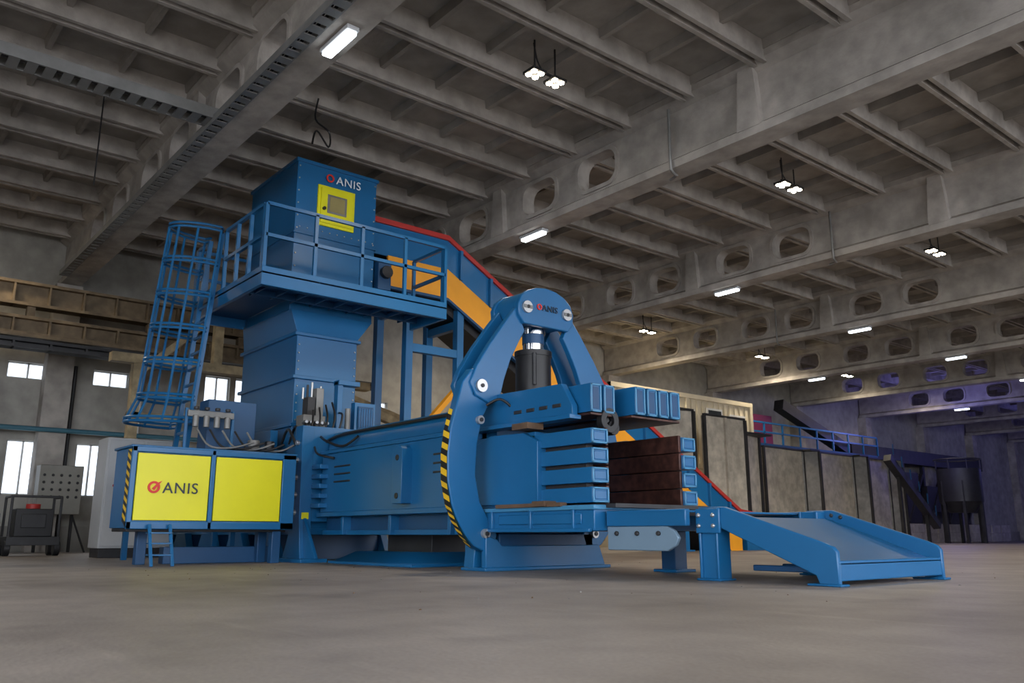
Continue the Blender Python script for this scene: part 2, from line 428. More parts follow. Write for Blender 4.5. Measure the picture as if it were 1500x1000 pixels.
# --- arch upper
b = B('upper_yoke', P, .010)
UC = 10.38
for sgn in (-1, 1):
    arm = [(1.62, 2.98), (1.72, 3.2), (1.6, 3.5), (1.3, 3.95), (.98, 4.42), (.72, 4.72), (.5, 4.3), (.66, 4.05), (.86, 3.7), (1.02, 3.3), (1.1, 3.0), (1.3, 2.85)]
    for x0 in (-11.80, -12.3):
        b.prism([(UC+sgn*d*(1 if d > 1.2 else .96), z) for d, z in arm], 'x', x0, x0+.13, BLUE)
hs = [(.56, 4.42), (.68, 4.58), (.70, 4.78), (.62, 4.95), (.46, 5.08), (.25, 5.16), (0, 5.19)]
house = [(UC-d, z) for d, z in hs]+[(UC+d, z) for d, z in hs[-2::-1]]
b.prism(house, 'x', -11.72, -11.6, BLUE); b.prism(house, 'x', -12.45, -12.33, BLUE)
inner = [(UC+(y-UC)*.92, 4.48+(z-4.42)*.9) for y, z in house]
b.prism(inner, 'x', -12.35, -11.71, BLUE)
b.finish()
b = B('yoke_pins', P)
for sgn in (-1, 1):
    b.cyl((-12.35, AC+sgn*1.44, 3.15), (-11.62, AC+sgn*1.44, 3.15), .115, SILV, 24)
    b.cyl((-11.625, AC+sgn*1.44, 3.15), (-11.6, AC+sgn*1.44, 3.15), .035, DARK, 12)
    b.cyl((-12.35, UC+sgn*.5, 4.74), (-11.55, UC+sgn*.5, 4.74), .115, SILV, 24)
    b.cyl((-11.555, UC+sgn*.5, 4.74), (-11.53, UC+sgn*.5, 4.74), .035, DARK, 12)
    b.box(-11.555, -11.535, UC+sgn*.5-.1, UC+sgn*.5+.1, 4.71, 4.77, TRAY)
b.finish()
b = B('press_cylinder', P)
b.cyl((-12.0, UC, 4.15), (-12.0, UC, 4.5), .21, DBLUE, 24)
b.cyl((-12.0, UC, 3.95), (-12.0, UC, 4.35), .2, CHROME, 28); b.cyl((-12.0, UC, 4.33), (-12.0, UC, 4.45), .24, CHROME, 28)
b.cyl((-12.0, UC, 3.2), (-12.0, UC, 3.98), .34, BLK, 32); b.cyl((-12.0, UC, 3.13), (-12.0, UC, 3.22), .39, BLK, 32)
b.cyl((-12.0, UC, 3.9), (-12.0, UC, 4.0), .36, BLK, 32)
b.box(-12.3, -11.7, UC-.3, UC+.3, 2.95, 3.15, BLUE)
b.cyl((-11.62, UC-.3, 3.3), (-11.62, UC-.3, 3.9), .04, DARK, 8)
b.finish()
text('logo_text', P, 'ANIS', (-11.585, UC-.12, 4.73), (0, 1, 0), (0, 0, 1), .17, NAVY)
b = B('logo_mark', P); b.annulus((-11.59, UC-.19, 4.79), 'x', .035, .06, .02, REDL, 20); b.finish()
# --- base under arch
b = B('arch_base', P, BV)
b.box(-12.3, -11.6, 8.95, 11.95, 0, .06, BLUE)
b.prism([(9.0, .05), (11.85, .05), (11.7, .42), (9.35, .42), (9.25, .52), (9.0, .6)], 'x', -11.78, -11.65, BLUE)
b.prism([(9.0, .05), (11.85, .05), (11.7, .42), (9.35, .42), (9.25, .52), (9.0, .6)], 'x', -12.25, -12.12, BLUE)
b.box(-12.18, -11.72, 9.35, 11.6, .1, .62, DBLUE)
b.prism([(8.95, .05), (9.3, .05), (9.3, 1.0), (9.05, 1.0)], 'x', -12.22, -11.94, BLUE)
b.box(-12.2, -9.15, 9.1, 11.6, .66, 1.0, BLUE)
b.box(-12.2, -9.1, 9.05, 11.65, .97, 1.04, LBLUE)
b.box(-12.1, -9.2, 9.03, 9.1, .64, .70, BLUE)
b.box(-11.4, -9.4, 9.07, 9.1, .76, .92, BLUE)
b.box(-9.7, -9.4, 11.2, 11.5, 0, .66, DBLUE); b.box(-9.8, -9.3, 11.1, 11.6, 0, .05, BLUE)
for x0 in (-11.6, -10.6, -9.6): b.box(x0, x0+.06, 9.04, 9.12, .66, .98, BLUE)
b.finish()
# --- near side jaw with tubes
def tube_end(b, x, y0, y1, z0, z1):
    t = .035
    b.box(x-.01, x+.012, y0, y1, z0, z0+t, LBLUE); b.box(x-.01, x+.012, y0, y1, z1-t, z1, LBLUE)
    b.box(x-.01, x+.012, y0, y0+t, z0, z1, LBLUE); b.box(x-.01, x+.012, y1-t, y1, z0, z1, LBLUE)
def tubes(nm, y0, y1, side):
    b = B(nm, P, .006)
    for i in range(4):
        z0 = 1.08+i*.3; z1 = z0+.235
        xe = -9.25
        b.box(-10.75, xe-.03, y0, y1, z0, z1, BLUE)
        b.box(-10.7, xe-.02, y0+.05, y1-.05, z0+.05, z1-.05, BLUE)
        tube_end(b, xe-.02, y0, y1, z0, z1)
        if side > 0: b.box(-12.0, xe-.06, y0-.05, y0+.01, z0-.02, z1+.03, WEAR)
        else: b.box(-12.0, xe-.06, y1-.01, y1+.05, z0-.02, z1+.03, WEAR)
    for z in (1.32, 1.62, 1.92): b.box(-10.9, -9.5, y0+.1, y1-.1, z-.01, z+.065, DARK)
    return b
b = tubes('side_jaw_near', 9.2, 9.55, -1)
b.prism([(-12.3, 1.1), (-10.7, 1.08), (-10.45, 1.1), (-10.45, 2.1), (-10.8, 2.26), (-11.7, 2.28), (-12.3, 2.1)], 'y', 9.12, 9.4, BLUE)
b.box(-12.3, -10.6, 9.2, 9.55, 1.05, 2.27, BLUE)
b.finish()
b = tubes('side_jaw_far', 11.35, 11.68, 1)
b.box(-12.3, -10.6, 11.4, 11.68, 1.05, 2.27, BLUE)
b.finish()
# --- top jaw
b = B('top_jaw', P, .006)
b.box(-12.6, -10.2, 9.38, 11.5, 2.5, 3.0, BLUE)
b.prism([(-12.8, 2.45), (-9.75, 2.42), (-9.75, 2.62), (-10.0, 3.0), (-12.8, 3.05)], 'y', 9.25, 9.37, BLUE)
b.box(-12.8, -9.7, 9.15, 9.4, 2.4, 2.47, BLUE)
for i in range(4): b.box(-11.2+i*.33, -11.0+i*.33, 9.235, 9.255, 2.62, 2.68, DARK)
for y0 in (9.42, 9.72, 10.24, 10.53, 10.82, 11.11):
    xe = -9.5 if y0 < 10 else -9.3
    b.box(-10.9, xe, y0, y0+.24, 2.51, 2.97, BLUE); b.box(-10.8, xe+.005, y0+.05, y0+.19, 2.56, 2.92, DBLUE)
    t = .035
    b.box(xe, xe+.015, y0, y0+t, 2.51, 2.97, LBLUE); b.box(xe, xe+.015, y0+.24-t, y0+.24, 2.51, 2.97, LBLUE)
    b.box(xe, xe+.015, y0, y0+.24, 2.51, 2.51+t, LBLUE); b.box(xe, xe+.015, y0, y0+.24, 2.97-t, 2.97, LBLUE)
b.box(-12.0, -9.5, 9.42, 9.9, 2.46, 2.5, WEAR); b.box(-12.0, -9.35, 10.2, 11.4, 2.46, 2.5, WEAR)
b.cyl((-9.75, 10.0, 2.2), (-9.75, 10.0, 2.62), .16, BLK, 18); b.cyl((-9.62, 10.0, 2.3), (-9.55, 10.0, 2.3), .12, DARK, 18)
b.annulus((-9.55, 9.85, 2.4), 'x', .09, .2, .12, BLK)
b.box(-12.8, -12.2, 9.5, 11.5, 2.9, 3.12, BLUE)
b.cyl((-12.2, 9.7, 3.08), (-10.4, 9.7, 3.04), .05, DBLUE, 8)
b.finish()
b = B('channel_floor', P); b.box(-12.2, -8.9, 9.3, 11.5, 1.0, 1.06, DARK); b.box(-12.6, -12.3, 9.4, 11.5, 1.0, 2.5, DARK); b.finish()
b = B('wood_wedges', P)
b.box(-10.4, -10.1, 8.95, 9.5, 1.04, 1.12, WOOD); b.box(-11.4, -9.8, 9.0, 9.15, 1.03, 1.09, WOOD)
b.box(-10.9, -10.5, 8.95, 9.3, 2.3, 2.4, WOOD); b.finish()
# --- outfeed support
b = B('outfeed_bracket', P, BV)
b.box(-9.1, -7.6, 9.3, 9.4, .72, .95, BLUE); b.box(-9.1, -7.6, 12.1, 12.2, .72, .95, BLUE)
b.box(-9.1, -7.6, 9.3, 12.2, .9, .93, BLUE)
b.prism([(-9.1, .38), (-7.95, .38), (-7.8, .46), (-7.75, .56), (-7.82, .66), (-7.95, .72), (-9.1, .72)], 'y', 9.32, 9.38, M('grey_blue_plate', (.20, .30, .40), .35, .2, .05, 1))
for x0 in (-8.9, -8.5, -8.1): b.cyl((x0, 9.28, .62), (x0, 9.33, .62), .035, DARK, 8)
b.finish()
# --- hoses and lines
b = B('hoses', P)
b.pipe([(-18.3, 9.35, 2.75), (-17.5, 9.38, 2.86), (-15, 9.38, 2.86), (-12.6, 9.38, 2.86)], .035, BLK, 8, 4)
b.pipe([(-18.3, 9.2, 2.85), (-17.8, 9.1, 2.7), (-17.2, 9.2, 2.55), (-16.8, 9.35, 2.75)], .03, BLK, 8)
b.pipe([(-18.3, 9.05, 2.6), (-17.9, 8.95, 2.4), (-17.5, 9.15, 2.3)], .025, BLK, 8)
b.pipe([(-11.9, 9.0, 2.9), (-12.1, 9.3, 3.15), (-12.3, 9.5, 3.1), (-12.4, 9.4, 2.8), (-12.2, 9.2, 2.6), (-11.9, 9.1, 2.75)], .03, BLK, 8)
b.pipe([(-11.6, 8.95, 2.8), (-11.4, 9.1, 2.9), (-11.3, 9.3, 2.75)], .025, BLK, 8)
for i in range(4):
    y0 = 8.9+i*.2
    b.pipe([(-18.75, y0, 2.45), (-19.0, y0-.1, 2.9+.06*i), (-19.4, y0-.05, 3.1+.08*i), (-19.8, y0, 2.8)], .035, BLK, 8)
b.finish()
# --- valve block on top
b = B('valve_manifold', P, .006)
b.box(-19.9, -19.2, 9.1, 9.9, 2.4, 3.0, BLUE); b.box(-19.7, -19.3, 9.2, 9.8, 3.0, 3.5, TRAY)
b.box(-19.6, -19.3, 9.3, 9.5, 3.5, 3.95, DARK); b.box(-19.6, -19.35, 9.55, 9.75, 3.5, 4.2, TRAY)
for i in range(5):
    b.cyl((-19.3, 9.2+i*.14, 3.3), (-19.1, 9.2+i*.14, 3.3), .045, STEEL, 10); b.cyl((-19.5, 9.25+i*.12, 3.9+.06*(i % 2)), (-19.5, 9.25+i*.12, 4.2+.08*(i % 3)), .03, DARK if i % 2 else SILV, 10)
    b.cyl((-19.3, 9.2+i*.14, 2.9), (-19.1, 9.2+i*.14, 2.9), .055, BLK, 10)
b.box(-19.3, -19.1, 10.0, 10.15, 2.4, 4.4, BLUE); b.box(-19.3, -19.1, 10.5, 11.1, 2.4, 3.9, BLUE)
b.box(-19.35, -19.05, 10.0, 10.6, 4.3, 4.42, BLUE); b.box(-19.08, -19.05, 10.58, 11.02, 3.2, 3.8, DBLUE)
for i in range(6): b.box(-19.05, -19.03, 10.6+i*.07, 10.63+i*.07, 3.25, 3.75, BLUE)
b.cyl((-19.0, 10.25, 3.1), (-19.0, 10.25, 3.7), .07, TRAY)
for i in range(5):
    b.pipe([(-19.1, 9.2+.15*i, 2.9), (-18.85, 9.1+.2*i, 2.8+.05*i), (-18.8, 9.2+.2*i, 3.2+.07*i), (-19.2, 9.4+.17*i, 3.6+.08*(i % 4))], .025, BLK, 8)
b.box(-18.6, -18.2, 11.3, 12.4, 2.95, 3.1, BLUE)
for i in range(4): b.box(-18.5, -18.3, 11.4+i*.27, 11.55+i*.27, 3.1, 3.28, BLUE)
b.finish()
b = B('filter_rack', P, .006)
b.box(-20.6, -19.2, 6.2, 8.6, 2.36, 2.42, BLUE)
b.box(-20.0, -19.9, 6.6, 7.7, 3.3, 3.45, TRAY)
for i in range(4): b.cyl((-19.8, 6.75+i*.25, 3.05), (-19.8, 6.75+i*.25, 3.32), .07, TRAY, 12); b.cyl((-19.8, 6.75+i*.25, 3.45), (-19.8, 6.75+i*.25, 3.52), .06, DARK, 10)
b.bar((-20, 6.6, 2.4), (-20, 6.6, 3.5), .07, BLUE); b.bar((-20, 7.7, 2.4), (-20, 7.7, 3.5), .07, BLUE)
b.cyl((-19.6, 8.1, 2.4), (-19.6, 8.1, 2.8), .14, TRAY, 18); b.cyl((-19.6, 8.5, 2.4), (-19.6, 8.5, 2.8), .12, BLK, 14)
for i in range(5): b.pipe([(-19.8, 6.8+.3*i, 3.0), (-19.5, 7.0+.3*i, 2.6), (-19.2, 7.4+.3*i, 2.55), (-19.1, 7.9+.25*i, 2.7)], .025, BLK if i % 2 else TRAY, 8)
b.box(-20.9, -20.3, 7.2, 8.4, 2.4, 3.8, DBLUE)
b.finish()

# ------------------------------------------------------------------ hydraulic power pack enclosure
Q = empty('hydraulic_power_pack')
b = B('enclosure', Q, .008)
b.box(-19.0, -17.85, 4.9, 8.35, .73, 2.31, BLUE)
for (y0, y1, z0, z1) in ((4.88, 8.37, 2.22, 2.33), (4.88, 8.37, .71, .86), (4.88, 4.98, .71, 2.33), (6.47, 6.56, .71, 2.33), (8.06, 8.37, .71, 2.33)):
    b.box(-17.86, -17.78, y0, y1, z0, z1, BLUE)
b.box(-17.87, -17.80, 5.0, 6.46, .88, 2.2, YEL); b.box(-17.87, -17.80, 6.58, 8.05, .88, 2.2, YEL)
b.box(-19.05, -17.8, 4.86, 8.4, 2.31, 2.36, BLUE)
b.box(-19.0, -18.0, 4.95, 8.3, .66, .73, DARK)
b.box(-18.95, -18.75, 5.4, 5.6, 0, .7, DBLUE); b.box(-18.95, -18.75, 8.0, 8.2, 0, .7, DBLUE); b.box(-18.2, -18.0, 8.0, 8.2, 0, .7, DBLUE)
b.box(-19.2, -18.9, 6.0, 8.4, 0, .35, DBLUE)
b.finish()
b = B('hazard_stripe', Q)
n = 9; h = (2.28-.75)/n
for (xa, xb) in ((-18.12, -17.86),):
    for i in range(n*2):
        z0 = .75+i*h/2; m = HYEL if i % 2 else BLK
        z1 = min(z0+h/2, 2.28)
        sk = .12
        b.add([(xa, 4.89, min(z0+sk, 2.28)), (xb, 4.89, z0), (xb, 4.89, z1), (xa, 4.89, min(z1+sk, 2.28))], [(0, 1, 2, 3)], m)
b.finish()
text('logo_text', Q, 'ANIS', (-17.785, 5.52, 1.42), (0, 1, 0), (0, 0, 1), .31, NAVY)
b = B('logo_mark', Q); b.annulus((-17.79, 5.35, 1.53), 'x', .075, .12, .02, REDL, 24)
b.prism([(5.31, 1.5), (5.36, 1.47), (5.5, 1.66), (5.42, 1.62)], 'x', -17.79, -17.775, REDL); b.finish()
b = B('step_ladder', None, .004)
for y0 in (5.3, 5.7):
    b.bar((-17.35, y0, .0), (-17.7, y0, .8), .06, BLUE)
for z in (.2, .42, .62): b.box(-17.7-.3*z, -17.35-.3*z, 5.3, 5.7, z, z+.03, BLUE)
b.finish()

# ------------------------------------------------------------------ feed hopper tower
T = empty('feed_hopper_tower')
b = B('shaft', T, .008)
b.box(-23.8, -20.25, 9.35, 11.12, 2.4, 5.75, BLUE)
for z in (3.3, 4.55, 5.7):
    b.box(-23.88, -20.17, 9.27, 11.2, z, z+.09, BLUE)
b.hexa([(-23.8, 9.35, 5.78), (-20.25, 9.35, 5.78), (-20.25, 11.12, 5.78), (-23.8, 11.12, 5.78)],
       [(-23.5, 9.16, 6.4), (-20.3, 9.16, 6.4), (-20.3, 11.6, 6.4), (-23.5, 11.6, 6.4)], BLUE)
for i in range(14):
    z = 2.6+i*.22
    b.cyl((-20.25, 9.42, z), (-20.22, 9.42, z), .025, SILV, 6); b.cyl((-20.25, 11.05, z), (-20.22, 11.05, z), .025, SILV, 6)
b.finish()
b = B('hopper_box', T, .008)
b.box(-23.5, -20.4, 9.16, 11.63, 6.4, 10.68, BLUE)
b.box(-23.55, -20.35, 9.11, 11.68, 10.62, 10.72, BLUE)
b.box(-23.54, -20.36, 9.12, 11.67, 8.55, 8.6, BLUE)
b.box(-20.42, -20.35, 9.78, 10.92, 8.92, 10.1, YEL); b.box(-20.36, -20.31, 9.86, 10.84, 9.0, 10.02, YEL)
b.box(-20.33, -20.3, 10.05, 10.65, 9.3, 9.85, GREYD); b.box(-20.31, -20.29, 10.12, 10.58, 9.36, 9.79, M('tan_window', (.3, .25, .1), .3))
b.cyl((-20.32, 9.95, 9.4), (-20.24, 9.95, 9.4), .05, BLK, 8)
b.box(-20.5, -20.2, 11.68, 12.1, 7.4, 8.3, DBLUE); b.cyl((-20.2, 11.9, 7.9), (-20.05, 11.9, 7.9), .18, BLK, 14)
for i in range(11):
    for yy in (9.22, 11.57): b.cyl((-20.4, yy, 6.9+i*.36), (-20.37, yy, 6.9+i*.36), .025, SILV, 6)
    b.cyl((-20.4, 9.3+i*.225, 8.75), (-20.37, 9.3+i*.225, 8.75), .022, SILV, 6)
b.finish()
text('logo_text', T, 'ANIS', (-20.34, 10.3, 10.23), (0, 1, 0), (0, 0, 1), .34, LWHT)
b = B('logo_mark', T); b.annulus((-20.35, 10.12, 10.35), 'x', .075, .12, .02, REDL, 22); b.finish()
text('logo_text', T, 'ANIS', (-21.8, 9.33, 3.05), (1, 0, 0), (0, 0, 1), .28, LWHT)
b = B('logo_mark', T); b.annulus((-21.95, 9.34, 3.15), 'y', .07, .11, .02, REDL, 22); b.finish()

# ------------------------------------------------------------------ platform
A = empty('access_platform')
b = B('deck', A, .006)
PX0, PX1, PY0, PY1 = -23.4, -18.6, 7.6, 12.95
b.box(PX0, PX1, PY0, 9.1, 6.66, 6.72, DBLUE); b.box(-20.35, PX1, 9.1, PY1, 6.66, 6.72, DBLUE)
b.box(PX1-.1, PX1, PY0, PY1, 6.38, 6.85, BLUE); b.box(PX0, PX1-.1, PY0, PY0+.1, 6.38, 6.85, BLUE)
b.box(-20.34, PX1-.1, PY1-.1, PY1, 6.38, 6.85, BLUE); b.box(PX0, PX0+.1, PY0+.1, 9.1, 6.38, 6.85, BLUE)
for xx in (-19.2, -20.0): b.box(xx, xx+.06, PY0+.1, PY1-.1, 6.5, 6.66, DBLUE)
yy = 8.0
while yy < 12.9: b.box(-20.3, PX1-.1, yy, yy+.05, 6.52, 6.66, DBLUE); yy += .55
b.finish()
b = B('guard_rail', A)
def rail(p, q, n):
    p, q = Vector(p), Vector(q)
    for z in (7.65, 8.45): b.bar(tuple(p+Vector((0, 0, z))), tuple(q+Vector((0, 0, z))), .085, BLUE)
    for i in range(n+1):
        r = p.lerp(q, i/n); b.bar((r.x, r.y, 6.45), (r.x, r.y, 8.45), .085, BLUE)
rail((PX1-.05, PY0+.05, 0), (PX1-.05, PY1-.05, 0), 4); rail((PX1-.15, PY0+.05, 0), (-21.2, PY0+.05, 0), 3); rail((PX1-.15, PY1-.05, 0), (-20.25, PY1-.05, 0), 1)
rail((PX0+.05, PY0+.05, 0), (PX0+.05, 9.1, 0), 1); rail((PX0+.15, PY0+.05, 0), (-22.5, PY0+.05, 0), 1)
b.finish()

# ------------------------------------------------------------------ caged ladder
b = B('caged_ladder')
def lp(z):      # ladder line y at height z
    return 7.62-(8.5-z)*.085 if z < 8.5 else 7.62
zb, zt = 2.45, 8.45
for xx in (-22.3, -21.45): b.bar((xx, lp(zb), zb), (xx, lp(zt), zt), .11, BLUE)
z = 2.7
while z < 6.9: b.cyl((-22.3, lp(z), z), (-21.45, lp(z), z), .04, BLUE, 6); z += .42
def hoop(z, fl=0.0):
    pts = []
    for i in range(13):
        a = math.pi*i/12
        pts.append((-21.875-math.cos(a)*(.6+fl), lp(z)-.1-math.sin(a)*(1.15+fl), z))
    return [(-22.3, lp(z), z)]+pts+[(-21.45, lp(z), z)]
hz = [3.3, 3.9, 4.8, 5.7, 6.6, 7.5, 8.45]
for i, z in enumerate(hz):
    h_ = hoop(z, .2 if i == 0 else 0)
    for q in (0, .1): b.pipe([(p[0], p[1], p[2]+q) for p in h_], .035, BLUE, 6, 1)
for k in (1, 3, 5, 7, 9, 11, 13):
    pts = [hoop(z, .2 if i == 0 else 0)[k] for i, z in enumerate(hz)]
    b.pipe(pts, .035, BLUE, 6, 1)
b.box(-22.6, -21.2, 6.0, 8.7, 2.3, 2.42, BLUE)
for yy in (6.2, 8.4): b.bar((-22.5, yy, 0), (-22.5, yy, 2.35), .12, BLUE); b.bar((-21.3, yy, 0), (-21.3, yy, 2.35), .12, BLUE)
b.finish()

# ------------------------------------------------------------------ conveyor
C = empty('inclined_belt_conveyor')
path = [(11.75, 9.66), (14.46, 9.66), (28.8, 1.5), (30.6, 1.3)]
def band(t0, t1, pts=path): return [(y, z-t0) for y, z in pts]+[(y, z-t1) for y, z in pts[::-1]]
b = B('side_panels', C, .004)
for x0, x1 in ((-20.86, -20.78), (-22.7, -22.62)):
    b.prism(band(0, 1.02), 'x', x0, x1, BLUE)
b.prism(band(-.1, .06), 'x', -20.92, -20.70, RED); b.prism(band(-.1, .06), 'x', -22.74, -22.6, RED)
op = [(12.3, 9.66), (14.46, 9.66), (28.8, 1.5)]
b.prism(band(1.0, 1.95, op), 'x', -20.84, -20.74, ORG); b.prism(band(1.0, 1.95, op), 'x', -22.74, -22.64, ORG)
dy, dz = 14.34, -8.16
for i in range(12):
    t = (i+.4)/12; y, z = 14.46+dy*t, 9.66+dz*t
    b.box(-20.79, -20.66, y-.05, y+.05, z-1.0, z-.04, BLUE)
b.prism(band(1.93, 2.02, op), 'x', -20.86, -20.7, DBLUE)
b.finish()
b = B('belt', C)
b.prism(band(.55, .75), 'x', -22.62, -20.86, BLK); b.prism(band(1.9, 2.25, op), 'x', -22.5, -21.0, BLK)
b.cyl((-22.6, 30.3, .75), (-20.8, 30.3, .75), .35, DARK, 20)
b.box(-22.6, -20.8, 29.2, 30.6, 0, .4, BLUE)
b.finish()
b = B('support_frame', C, .004)
def ct(y): return 9.66 if y < 14.46 else 9.66-(y-14.46)*8.16/14.34
for y in (13.15, 15.0, 20.5, 25.5):
    for xx in (-20.9, -22.6): b.box(xx-.12, xx+.12, y-.12, y+.12, 0, ct(y)-1.9, BLUE); b.box(xx-.25, xx+.25, y-.25, y+.25, 0, .06, BLUE)
    b.box(-22.6, -20.9, y-.1, y+.1, ct(y)-2.5, ct(y)-2.25, BLUE)
b.box(-21.0, -20.8, 13.15, 15.0, 5.9, 6.15, BLUE); b.bar((-20.9, 15.0, 1.5), (-20.9, 20.5, 4.0), .16, ORG)
b.bar((-20.9, 13.15, 3), (-20.9, 15.0, 5), .16, ORG)
b.finish()

# ------------------------------------------------------------------ outfeed chute
b = B('outfeed_chute', None, .008)
CY0, CY1 = 9.55, 12.3
def side(y0, y1):
    b.prism([(-7.58, .66), (-7.58, .97), (-7.15, .97), (-5.75, .52), (-5.6, .46), (-5.55, .4), (-5.55, .0), (-5.8, .0), (-5.85, .12), (-7.2, .68)], 'y', y0, y1, BLUE)
side(CY0, CY0+.07); side(CY1-.07, CY1)
b.prism([(-7.58, .84), (-7.2, .84), (-5.75, .3), (-5.56, .3), (-5.56, .24), (-5.77, .24), (-7.2, .78), (-7.58, .78)], 'y', CY0+.07, CY1-.07, BLUE)
b.prism([(-5.62, .06), (-5.56, .06), (-5.56, .28), (-5.62, .28)], 'y', CY0+.07, CY1-.07, BLUE)
b.box(-5.95, -5.5, CY0-.05, CY0+.15, 0, .03, BLUE); b.box(-5.95, -5.5, CY1-.15, CY1+.05, 0, .03, BLUE)
for y0 in (CY0-.02, CY1-.3):
    b.box(-7.58, -7.54, y0, y0+.28, .02, .95, BLUE); b.box(-7.30, -7.26, y0, y0+.28, .02, .95, BLUE); b.box(-7.55, -7.3, y0+.04, y0+.1, .02, .95, BLUE)
    b.box(-7.62, -7.22, y0-.03, y0+.32, 0, .03, BLUE)
b.box(-7.6, -7.2, CY0-.04, CY0+.0, .62, .95, BLUE)
for x0 in (-7.54, -7.3):
    for z in (.72, .86): b.cyl((x0, CY0-.07, z), (x0, CY0-.03, z), .03, SILV, 8)
for yy in (10.2, 10.9, 11.6): b.box(-7.2, -5.8, yy, yy+.06, .12, .2, DBLUE)
for (x0, z) in ((-7.0, .86),(-7.15, .89)): b.cyl((x0, CY1-.1, z), (x0, CY1-.06, z), .03, DARK, 8)
b.finish()

# ------------------------------------------------------------------ floor debris
b = B('gravel_debris')
for i in range(110):
    x = random.uniform(-17, -4); y = random.uniform(4, 15); r = random.uniform(.005, .014)
    if -17.2 < x < -7 and 8.6 < y < 12.4: continue
    a = random.random()*3
    p = [(x+r*math.cos(a+k*1.57)*random.uniform(.6, 1.3), y+r*math.sin(a+k*1.57), 0) for k in range(4)]
    b.hexa(p, [(x+(q[0]-x)*.5, y+(q[1]-y)*.5, r*.9) for q in p], GREYD if i % 3 else WOOD)
b.finish()

# ------------------------------------------------------------------ left background
b = B('electrical_cabinet', None, .01)
b.box(-25.8, -24.8, 6.15, 8.1, .25, 3.2, GREY); b.box(-25.75, -24.85, 6.2, 8.05, 0, .25, DARK)
b.box(-24.8, -24.77, 6.2, 7.1, .3, 3.15, GREY); b.box(-24.8, -24.77, 7.15, 8.05, .3, 3.15, GREY)
b.box(-24.77, -24.74, 6.4, 6.8, 2.2, 2.6, DARK)
for i in range(4): b.cyl((-24.77, 6.4+i*.15, 1.9), (-24.73, 6.4+i*.15, 1.9), .04, RED if i == 0 else DARK, 10)
b.finish()
b = B('electrical_cabinet', None, .01)
b.box(-34.2, -33.5, 6.2, 7.6, 1.3, 3.0, M('wall_cabinet_paint', (.27, .26, .23), .5))
for i in range(5):
    for j in range(4): b.cyl((-33.5, 6.35+i*.27, 1.9+j*.25), (-33.46, 6.35+i*.27, 1.9+j*.25), .05, DARK, 8)
b.bar((-33.9, 6.35, 0), (-33.9, 6.35, 1.3), .1, DARK); b.bar((-33.9, 7.45, 0), (-33.9, 7.45, 1.3), .1, DARK)
b.bar((-33.7, 7.4, 1.3), (-33.1, 7.8, 0), .06, DARK)
b.finish()
b = B('generator_set', None, .01)
b.box(-29.6, -28.4, 4.6, 6.0, .3, .55, DARK)
for yy in (4.65, 5.95):
    b.bar((-29.5, yy, .3), (-29.5, yy, 1.7), .07, DARK); b.bar((-28.5, yy, .3), (-28.5, yy, 1.7), .07, DARK)
    b.bar((-29.5, yy, 1.7), (-28.5, yy, 1.7), .07, DARK)
    b.cyl((-28.6, yy-.08, .22), (-28.6, yy+.08, .22), .22, BLK, 18); b.cyl((-29.4, yy-.08, .22), (-29.4, yy+.08, .22), .22, BLK, 18)
b.bar((-28.5, 4.65, 1.7), (-28.5, 5.95, 1.7), .07, DARK)
b.box(-29.4, -28.6, 4.8, 5.8, .55, 1.35, BLK); b.box(-28.6, -28.55, 4.95, 5.6, .8, 1.2, DARK); b.cyl((-29, 5.3, 1.35), (-29, 5.3, 1.5), .2, RED, 14)
b.finish()
b = B('stacked_tyres')
for i in range(4):
    z = .16+i*.33
    pts = [(-29+.42*math.cos(a*math.pi/8), 3.9+.42*math.sin(a*math.pi/8), z) for a in range(16)]
    b.pipe(pts, .16, BLK, 10, 1, True)
b.finish()
b = B('crane_girder')
def ibeam(y0, y1, x, z0, z1, m):
    b.box(x-.05, x+.05, y0, y1, z0, z1, m); b.box(x-.3, x+.3, y0, y1, z0, z0+.1, m); b.box(x-.3, x+.3, y0, y1, z1-.1, z1, m)
    y = y0
    while y < y1: b.box(x-.28, x+.28, y, y+.06, z0, z1, m); y += 1.1
ibeam(-12, 13, -32.6, 8.3, 9.15, BROWNS); ibeam(-12, 15, -33.4, 7.2, 8.0, BROWNS); ibeam(-12, 15, -32.0, 7.15, 7.8, BROWNS)
ibeam(-12, 18, -31.4, 6.6, 6.9, DARK)
b.box(-33.5, -31.3, -12, 15, 7.0, 7.1, BROWNS)
for yy in (-3, 9, 14.5): b.box(-34.28, -31.2, yy, yy+.3, 6.5, 6.75, BROWNS); b.bar((-34.1, yy, 4.8), (-31.6, yy, 6.5), .2, BROWNS)
for yy in (1, 5, 9, 12.5): b.box(-32.75, -32.45, yy, yy+.25, 7.1, 8.4, BROWNS)
b.finish()
b = B('beige_gantry_frame')
b.box(-29.2, -28.9, 7.7, 8.0, 0, 6.2, BEIGE); b.box(-29.2, -28.9, 15.5, 15.8, 0, 6.2, BEIGE)
b.box(-29.25, -28.85, 7.0, 16.5, 6.1, 6.4, BEIGE); b.bar((-29, 8, 5.9), (-29, 10.4, 8.2), .22, BEIGE)
b.box(-29.2, -28.9, 10.3, 10.6, 6.2, 8.6, BEIGE); b.box(-29.2, -28.9, 7.8, 15.6, 4.3, 4.5, BEIGE)
b.bar((-29, 15.5, 4.4), (-29, 20.5, 3.2), .3, BEIGE); b.bar((-29, 13.5, 6.3), (-29, 24, 3.4), .35, BEIGE); b.bar((-28.2, 13.5, 5.9), (-28.2, 24, 3.0), .3, BEIGE)
for i in range(9): b.bar((-29, 14+i*1.1, 6.15-i*.3), (-28.2, 14+i*1.1, 5.8-i*.3), .12, BEIGE)
b.box(-29.1, -28.1, 23.8, 24.1, 0, 3.5, BEIGE)
b.finish()
b = B('wall_pipe')
